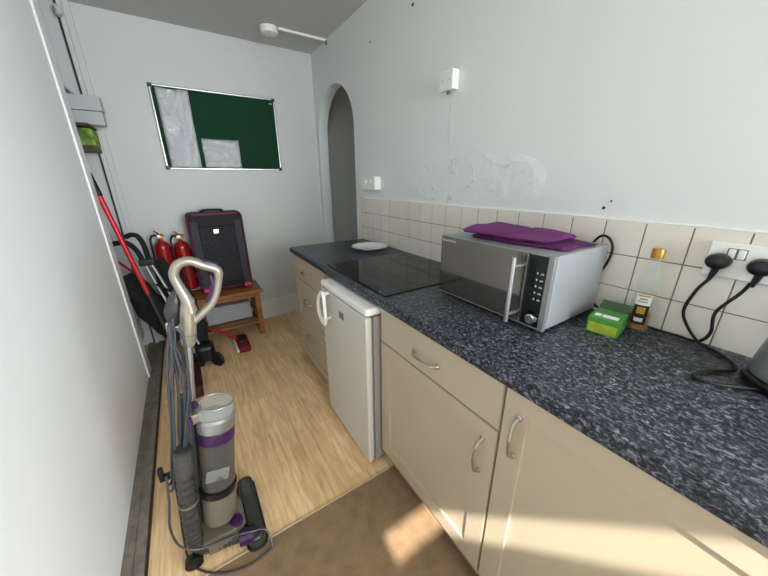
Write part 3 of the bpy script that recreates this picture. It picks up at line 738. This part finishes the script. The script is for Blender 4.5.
# ------------------------------------------------------------------ fire extinguishers on wall brackets
def extinguisher(x, z0, zt, label):
    y = 3.045; a = thing('fire_extinguisher', label, 'fire extinguisher', (x, y, z0), 'red fire extinguishers')
    r = .058
    obj('cylinder', La([(0, 0), (r-.008, 0), (r, .008), (r, zt-z0-.05), (r*.85, zt-z0-.02), (r*.5, zt-z0), (.018, zt-z0+.008), (.018, zt-z0+.03), (0, zt-z0+.03)], (x, y, z0), 30), 'red', a)
    bm = NB(); lathe(bm, [(.0585, .12), (.0588, .12), (.0588, .25), (.0585, .25)], (x, y, z0), 30)
    obj('label_band', bm, 'dred', a, 'darker instruction label')
    obj('valve', B(((x-.016, y-.016, zt+.02), (x+.016, y+.016, zt+.06), .004)), 'brass', a, 'brass valve')
    obj('lever', T([(x-.005, y, zt+.062), (x-.02, y-.02, zt+.085), (x-.025, y-.055, zt+.092)], .006, 8), 'red', a)
    obj('lever', T([(x, y, zt+.055), (x+.02, y-.03, zt+.06), (x+.032, y-.045, zt+.052)], .006, 8), 'red', a)
    obj('gauge', La([(0, 0), (.014, 0), (.014, .01), (0, .012)], (x-.012, y-.018, zt+.042), 16, Matrix.Rotation(PI/2, 3, 'X')), 'alu', a, 'round pressure gauge')
    obj('hose', T([(x-.014, y, zt+.045), (x-.045, y-.01, zt+.055), (x-.064, y-.02, zt+.02), (x-.066, y-.03, zt-.06), (x-.064, y-.03, zt-.22)], .008, 8, smooth=5), 'rubber', a)
    obj('bracket', B(((x-.03, y+.058, z0+.2), (x+.03, YB-.002, z0+.26))), 'black', a)
extinguisher(-1.434, .47, .90, 'red fire extinguisher on the back wall, left of the pair')
extinguisher(-1.302, .47, .885, 'red fire extinguisher on the back wall, beside the suitcase')

# ------------------------------------------------------------------ items leaning in the cupboard opening
p0, p1 = V((-1.458, 2.563, .0)), V((-1.680, 2.635, 1.420))
po = thing('red_pole', 'long red pole with black grip leaning by the panel edge', 'pole', p0)
at = lambda t: p0+(p1-p0)*t
obj('lower_tube', T([at(.0), at(.45)], .010, 10), 'dgrey', po, 'dark lower tube')
obj('tube', T([at(.43), at(.93)], .0145, 14), 'redpole', po)
obj('grip', T([at(.90), at(.95), at(.99), at(1.0)], [.018, .0165, .016, .009], 12), 'rubber', po, 'black rubber grip')
obj('foot_cap', T([at(.0), at(.02)], .014, 10), 'rubber', po)
q0, q1 = V((-1.645, 2.965, .69)), V((-1.775, 2.94, .865))
p2 = thing('red_rod', 'short red rod crossing low behind the long red pole', 'rod', (-1.57, 3.05, .0))
obj('tube', T([(-1.57, 3.05, .009), q0, q1], .009, 10), 'redpole', p2)

pc = thing('folded_pushchair', 'folded black pushchair with silver tubes and foam handles leaning in the cupboard opening', 'pushchair', (-1.33, 2.45, 0))
hA = [(-1.600, 2.70, 1.005), (-1.568, 2.69, 1.018), (-1.535, 2.68, 1.008), (-1.515, 2.675, .96), (-1.508, 2.67, .90), (-1.505, 2.67, .83)]
obj('handle', T(hA, .0165, 12, smooth=4), 'foam', pc, 'black foam handle')
hB = [(-1.70, 2.70, .962), (-1.66, 2.69, .968), (-1.615, 2.68, .972), (-1.58, 2.675, .948), (-1.555, 2.67, .90), (-1.542, 2.67, .845)]
obj('handle', T(hB, .0165, 12, smooth=4), 'foam', pc, 'black foam handle')
obj('tube', T([(-1.505, 2.67, .84), (-1.43, 2.62, .58), (-1.30, 2.47, .10)], .010, 10), 'alu', pc, 'silver tube')
obj('tube', T([(-1.542, 2.67, .85), (-1.478, 2.64, .58), (-1.36, 2.52, .10)], .010, 10), 'alu', pc, 'silver tube')
obj('hinge', B(((-1.565, 2.645, .800), (-1.475, 2.69, .845), .008)), 'black', pc)
obj('crossbar', T([(-1.50, 2.645, .66), (-1.42, 2.60, .60)], .009, 8), 'black', pc)
def sack(path, rads, seed, flat=.6, n=20):
    rnd = random.Random(seed); bm = NB(); tube(bm, path, rads, n, smooth=6, flat=flat)
    for v in bm.verts:
        c = v.co; v.co += V((math.sin(c.z*38+seed)*.006, math.cos(c.z*29+c.x*31)*.006, math.sin(c.x*45+c.y*33)*.005))
    return bm
obj('seat_fabric', sack([(-1.47, 2.80, .80), (-1.42, 2.77, .66), (-1.38, 2.70, .45), (-1.33, 2.60, .22), (-1.31, 2.56, .15)], [.035, .085, .10, .085, .05], 2), 'fabric', pc, 'bunched black seat fabric')
obj('hood_fabric', sack([(-1.67, 2.80, .72), (-1.63, 2.78, .60), (-1.57, 2.76, .44), (-1.49, 2.71, .30), (-1.43, 2.66, .2)], [.04, .085, .10, .09, .05], 8, .55), 'fabric', pc, 'black folded hood')
obj('basket_fabric', sack([(-1.60, 2.84, .55), (-1.52, 2.82, .42), (-1.44, 2.78, .25)], [.06, .10, .07], 5, .6), 'fabric', pc, 'black fabric basket')
for (x, y, r) in ((-1.225, 2.41, .062), (-1.285, 2.52, .062), (-1.345, 2.47, .05), (-1.40, 2.58, .05)):
    bm = NB(); ax = V((.75, .66, 0)).normalized()
    c_ = V((x, y, r))
    tube(bm, [c_+V((math.cos(t)*ax.y*-1, math.cos(t)*ax.x, 0))*(r-.014)+V((0, 0, math.sin(t)*(r-.014))) for t in [2*PI*i/24 for i in range(24)]], .014, 8, closed=True)
    tube(bm, [c_-ax*.012, c_+ax*.012], r-.018, 16)
    obj('wheel', bm, 'rubber', pc, 'black wheel')
obj('axle_block', B(((-1.36, 2.42, .04), (-1.225, 2.56, .185), .04, 4)), 'black', pc)

# ------------------------------------------------------------------ cupboard contents higher up
a = thing('storage_box', 'pale grey flat box with lid on the cupboard shelf, sticking out', 'box', (-1.68, 2.94, 1.72))
obj('tray', B(((-1.86, 2.90, 1.716), (-1.562, 2.99, 1.795), .003)), 'boxw', a)
obj('lid', B(((-1.865, 2.895, 1.798), (-1.557, 2.995, 1.885), .003)), 'boxw', a)
gp = obj('green_packet', B(((-1.86, 2.90, 1.585), (-1.640, 3.085, 1.695), .012, 3)), 'greenpack'); tag(gp, 'yellow-green packet on the shelf under the pale grey box', 'packet')
sh = thing('cupboard_shelf', 'dark thin shelf in the cupboard under the green packet', 'shelf', (-1.75, 2.98, 1.56))
obj('board', B(((-2.2, 2.82, 1.555), (-1.645, 3.11, 1.583))), 'brownthing', sh)
obj('upper_board', B(((-2.2, 2.82, 1.699), (-1.64, 3.11, 1.714))), 'brownthing', sh)

# ------------------------------------------------------------------ red floor tool and maroon box by the bench
a = thing('floor_brush', 'red and black floor brush with red handle in front of the bench', 'brush', (-1.01, 2.62, 0))
bm = NB(); poly = rrect(-1.062, -.965, 2.50, 2.76, .035)
prism(bm, poly, 'z', .012, .052); 
obj('head', bm, 'dred', a)
obj('head_top', B(((-1.035, 2.60, .053), (-.975, 2.73, .062), .006)), 'black', a, 'black top patch')
obj('bumper', T([(-1.066, 2.49, .03), (-1.069, 2.60, .035), (-1.066, 2.75, .03)], .010, 8), 'paper', a, 'pale side bumper')
obj('bristles', B(((-1.055, 2.51, 0), (-.972, 2.75, .012))), 'rubber', a)
obj('handle', T([(-1.05, 2.68, .06), (-1.13, 2.715, .115), (-1.235, 2.735, .19)], .013, 10), 'red', a, 'red tubular handle')
mb = thing('maroon_bin', 'dark maroon plastic box on the floor behind the vacuum stem', 'box', (-1.37, 2.2, 0))
obj('tub', B(((-1.43, 2.06, 0), (-1.345, 2.40, .085), .012, 3)), 'maroon', mb)
obj('rim', B(((-1.434, 2.056, .08), (-1.341, 2.404, .09), .004)), 'maroon', mb)

# ------------------------------------------------------------------ upright vacuum
vc = thing('upright_vacuum', 'silver and purple upright vacuum cleaner with looped grey cord by the left panel', 'vacuum cleaner', (-1.33, 1.06, 0))
Y = 1.12
loop = [(-1.276, Y, .955), (-1.279, Y, 1.0), (-1.290, Y, 1.045), (-1.297, Y, 1.085), (-1.281, Y, 1.116), (-1.248, Y, 1.124), (-1.212, Y, 1.104), (-1.176, Y, 1.082), (-1.179, Y, 1.045), (-1.194, Y, 1.0), (-1.215, Y, .966), (-1.245, Y, .942), (-1.284, Y, .915)]
hd = obj('handle', T(loop, [.021, .018, .0145, .014, .0145, .0145, .015, .0145, .012, .012, .013, .0135, .015], 14, smooth=6, flat=1.15), 'champ', vc, 'champagne loop handle')
obj('grip_top', T([(-1.228, Y, 1.122), (-1.205, Y, 1.111), (-1.180, Y, 1.096), (-1.172, Y, 1.083)], [.007, .0115, .012, .007], 10, smooth=4), 'purple', hd, 'purple grip top')
obj('grip_inner', T([(-1.199, Y, 1.068), (-1.196, Y, 1.035), (-1.211, Y, .998), (-1.226, Y, .978)], [.004, .0075, .0075, .004], 10, smooth=4), 'purple', hd, 'purple inner grip')
obj('neck', T([(-1.275, Y, 1.0), (-1.284, Y, .955), (-1.293, Y, .90), (-1.302, Y, .850), (-1.305, Y, .835)], [.019, .023, .0245, .022, .015], 16, smooth=5), 'champ', vc, 'champagne neck')
obj('neck_seam', T([(-1.2965, Y, .880), (-1.2972, Y, .877)], .0252, 16), 'taupe', vc)
obj('crevice_tool', T([(-1.302, 1.16, 1.03), (-1.312, 1.16, .99), (-1.322, 1.16, .95), (-1.33, 1.16, .91)], [.006, .024, .03, .018], 12, smooth=4, flat=.7), 'dgrey', vc, 'dark crevice tool')
obj('stem_tube', T([(-1.305, Y, .84), (-1.318, 1.115, .74), (-1.332, 1.11, .64), (-1.345, 1.11, .60)], .0115, 14), 'alu', vc, 'pale stem tube')
obj('cord_hook', B(((-1.345, 1.10, .905), (-1.318, 1.12, .916), .003), ((-1.350, 1.10, .905), (-1.340, 1.12, .935), .003)), 'white', vc, 'white upper cord hook')
obj('cord_hook', B(((-1.47, 1.06, .375), (-1.395, 1.085, .392), .004), ((-1.478, 1.06, .375), (-1.462, 1.085, .425), .004)), 'black', vc, 'black lower cord hook')
# rear spine
obj('spine', T([(-1.352, 1.105, .66), (-1.372, 1.10, .50), (-1.392, 1.09, .30), (-1.41, 1.08, .12)], [.020, .032, .034, .034], 14, smooth=4), 'dgrey', vc, 'charcoal rear spine')
# dust canister on its leaning axis
A0, A1 = V((-1.335, 1.035, .130)), V((-1.268, 1.085, .600)); RA = align(A0, A1)
def ax(t): return A0+(A1-A0)*t
LN = (A1-A0).length
obj('motor_housing', La([(0, 0), (.050, 0), (.057, .012), (.059, .09), (.056, .125), (0, .125)], A0, 32, RA), 'taupe', vc, 'taupe motor housing')
obj('lower_ring', La([(.056, .124), (.063, .127), (.063, .150), (.056, .153), (0, .153)], A0, 32, RA), 'black', vc)
obj('ring_highlight', T([A0+RA @ V((.0635*math.cos(t), .0635*math.sin(t), .139)) for t in [math.radians(d) for d in range(-95, -30, 8)]], .0035, 6), 'alu', vc, 'highlight on the ring modelled as a silver arc')  # glint on the black ring built in as a bright arc
obj('inner_cyclone', La([(0, .156), (.020, .156), (.030, .22), (.032, .30), (.044, .33), (.044, .35), (0, .35)], A0, 28, RA), 'dgrey', vc)
obj('cyclone_core', La([(0, .19), (.034, .19), (.036, .205), (.034, .22), (0, .22)], A0, 24, RA), 'purple', vc, 'purple cyclone core')
obj('cyclone_flap', B(((-1.345, 1.0, .335), (-1.27, 1.008, .385), .003, 2, Matrix.Rotation(.25, 3, 'Y'))), 'silver', vc)
obj('dust_canister', La([(.056, .154), (.058, .16), (.060, .34), (.061, .345), (.0585, .345), (.0555, .16)], A0, 36, RA), 'smoke', vc, 'smoked clear dust canister')
obj('filter_band', La([(0, .346), (.061, .346), (.062, .352), (.062, .385), (.060, .39), (0, .39)], A0, 36, RA), 'purple', vc, 'purple filter band')
obj('lid', La([(.062, .39), (.064, .395), (.064, .432), (.058, .440), (0, .442)], A0, 36, RA), 'alu', vc, 'champagne canister lid')
obj('clear_cap', La([(.060, .441), (.062, .445), (.063, .480), (.056, .487), (0, .488), (0, .484), (.054, .483), (.058, .478), (.058, .445)], A0, 36, RA), 'clear', vc, 'clear cap')
obj('cap_rim', T([A0+RA @ V((.060*math.cos(t), .060*math.sin(t), .486)) for t in [2*PI*i/36 for i in range(36)]], .003, 6, closed=True), 'alu', vc)
obj('lid_bridge', B(((-1.365, 1.06, .560), (-1.31, 1.12, .600), .008)), 'champ', vc)
obj('latch', T([(-1.352, 1.055, .60), (-1.350, 1.05, .575)], .009, 10), 'purple', vc, 'purple latch')
obj('latch', T([(-1.325, 1.06, .652), (-1.322, 1.06, .63)], .008, 10), 'purple', vc, 'purple latch')
# left hose: ribbed clear tube bending to the head
bm = NB(); hp = spline([(-1.388, 1.040, .50), (-1.402, 1.030, .40), (-1.412, 1.022, .28), (-1.422, 1.015, .16), (-1.420, 1.01, .085), (-1.385, 1.0, .058), (-1.32, .985, .055), (-1.275, .975, .055)], 16)
tube(bm, hp, [.0265+(.0018 if i % 4 < 2 else -.0010) for i in range(len(hp))], 16)
obj('suction_hose', bm, 'dgrey', vc, 'ribbed grey suction hose')
obj('hose_collar', T([(-1.389, 1.039, .49), (-1.400, 1.030, .41)], .030, 18), 'smoke', vc, 'clear hose collar')
obj('hose_ring', T([(-1.412, 1.0225, .285), (-1.4125, 1.022, .275)], .031, 18), 'taupe', vc)
# foot / base
bm = NB(); prism(bm, [(-1.44, 1.06), (-1.40, 1.14), (-1.29, 1.15), (-1.255, 1.10), (-1.255, .99), (-1.30, .96), (-1.40, .97)], 'z', .03, .105)
bmesh.ops.bevel(bm, geom=bm.edges[:], offset=.012, segments=3, affect='EDGES')
obj('base', bm, 'taupe', vc, 'silver foot cover')
obj('base_button', La([(0, 0), (.024, 0), (.022, .014), (0, .018)], (-1.285, 1.00, .100), 20), 'purple', vc, 'purple pedal')
hh = NB(); prism(hh, rrect(-1.262, -1.198, .915, 1.235, .028), 'z', .006, .062); bmesh.ops.bevel(hh, geom=[e for e in hh.edges if abs(e.verts[0].co.z-e.verts[1].co.z) < 1e-5], offset=.012, segments=3, affect='EDGES')
bh = obj('floor_head', hh, 'dgrey', vc, 'charcoal floor head')
obj('bumper', T([(p[0], p[1], .016) for p in rrect(-1.264, -1.196, .913, 1.237, .028)], .006, 8, closed=True), 'rubber', bh)
obj('head_vent', B(((-1.245, 1.12, .0615), (-1.215, 1.21, .0645), .002)), 'smoke', bh)
obj('head_joint', T([(-1.285, .965, .052), (-1.235, .955, .050)], .030, 18), 'purple', vc, 'purple swivel joint')
for y in (.99, 1.13):
    bm = NB(); tube(bm, [(-1.442, y-.012, .030), (-1.442, y+.012, .030)], .030, 20)
    obj('wheel', bm, 'black', vc)
# cord bundle between hooks, with loops at the floor
cb = [[(-1.340, 1.09, .94), (-1.348, 1.085, .86), (-1.365+dx, 1.075, .70), (-1.395+dx, 1.06, .52), (-1.425+dx*1.4, 1.055, .36), (-1.445+dx, 1.05, .35)] for dx in (-.012, .002, .016, .028, -.022)]
bm = NB()
for i, c_ in enumerate(cb):
    c2 = [(x+.003*i, y+.007*((i*3) % 5-2), z+.004*i) for x, y, z in c_]
    tube(bm, c2, .0046, 7, smooth=5)
tube(bm, [(-1.345, 1.08, .93), (-1.31, 1.07, .90), (-1.325, 1.06, .74), (-1.352, 1.05, .62), (-1.40, 1.045, .45), (-1.44, 1.05, .38)], .0046, 7, smooth=6)
tube(bm, [(-1.335, 1.08, .945), (-1.372, 1.07, .80), (-1.40, 1.06, .60), (-1.44, 1.05, .40)], .0046, 7, smooth=6)
obj('cord_bundle', bm, 'cord', vc, 'bundled grey mains cord')
obj('loose_cord', T([(-1.455, 1.055, .40), (-1.462, 1.02, .32), (-1.475, .99, .24), (-1.462, .97, .165), (-1.42, .96, .12), (-1.36, .955, .105), (-1.30, .95, .098), (-1.24, .94, .085), (-1.195, .935, .06), (-1.185, .90, .012), (-1.215, .885, .007), (-1.29, .882, .007), (-1.38, .92, .007), (-1.455, 1.0, .007), (-1.47, 1.08, .05), (-1.455, 1.09, .2), (-1.44, 1.07, .36)], .0038, 8, smooth=7), 'dgrey', vc, 'loose grey cord looped round the head')
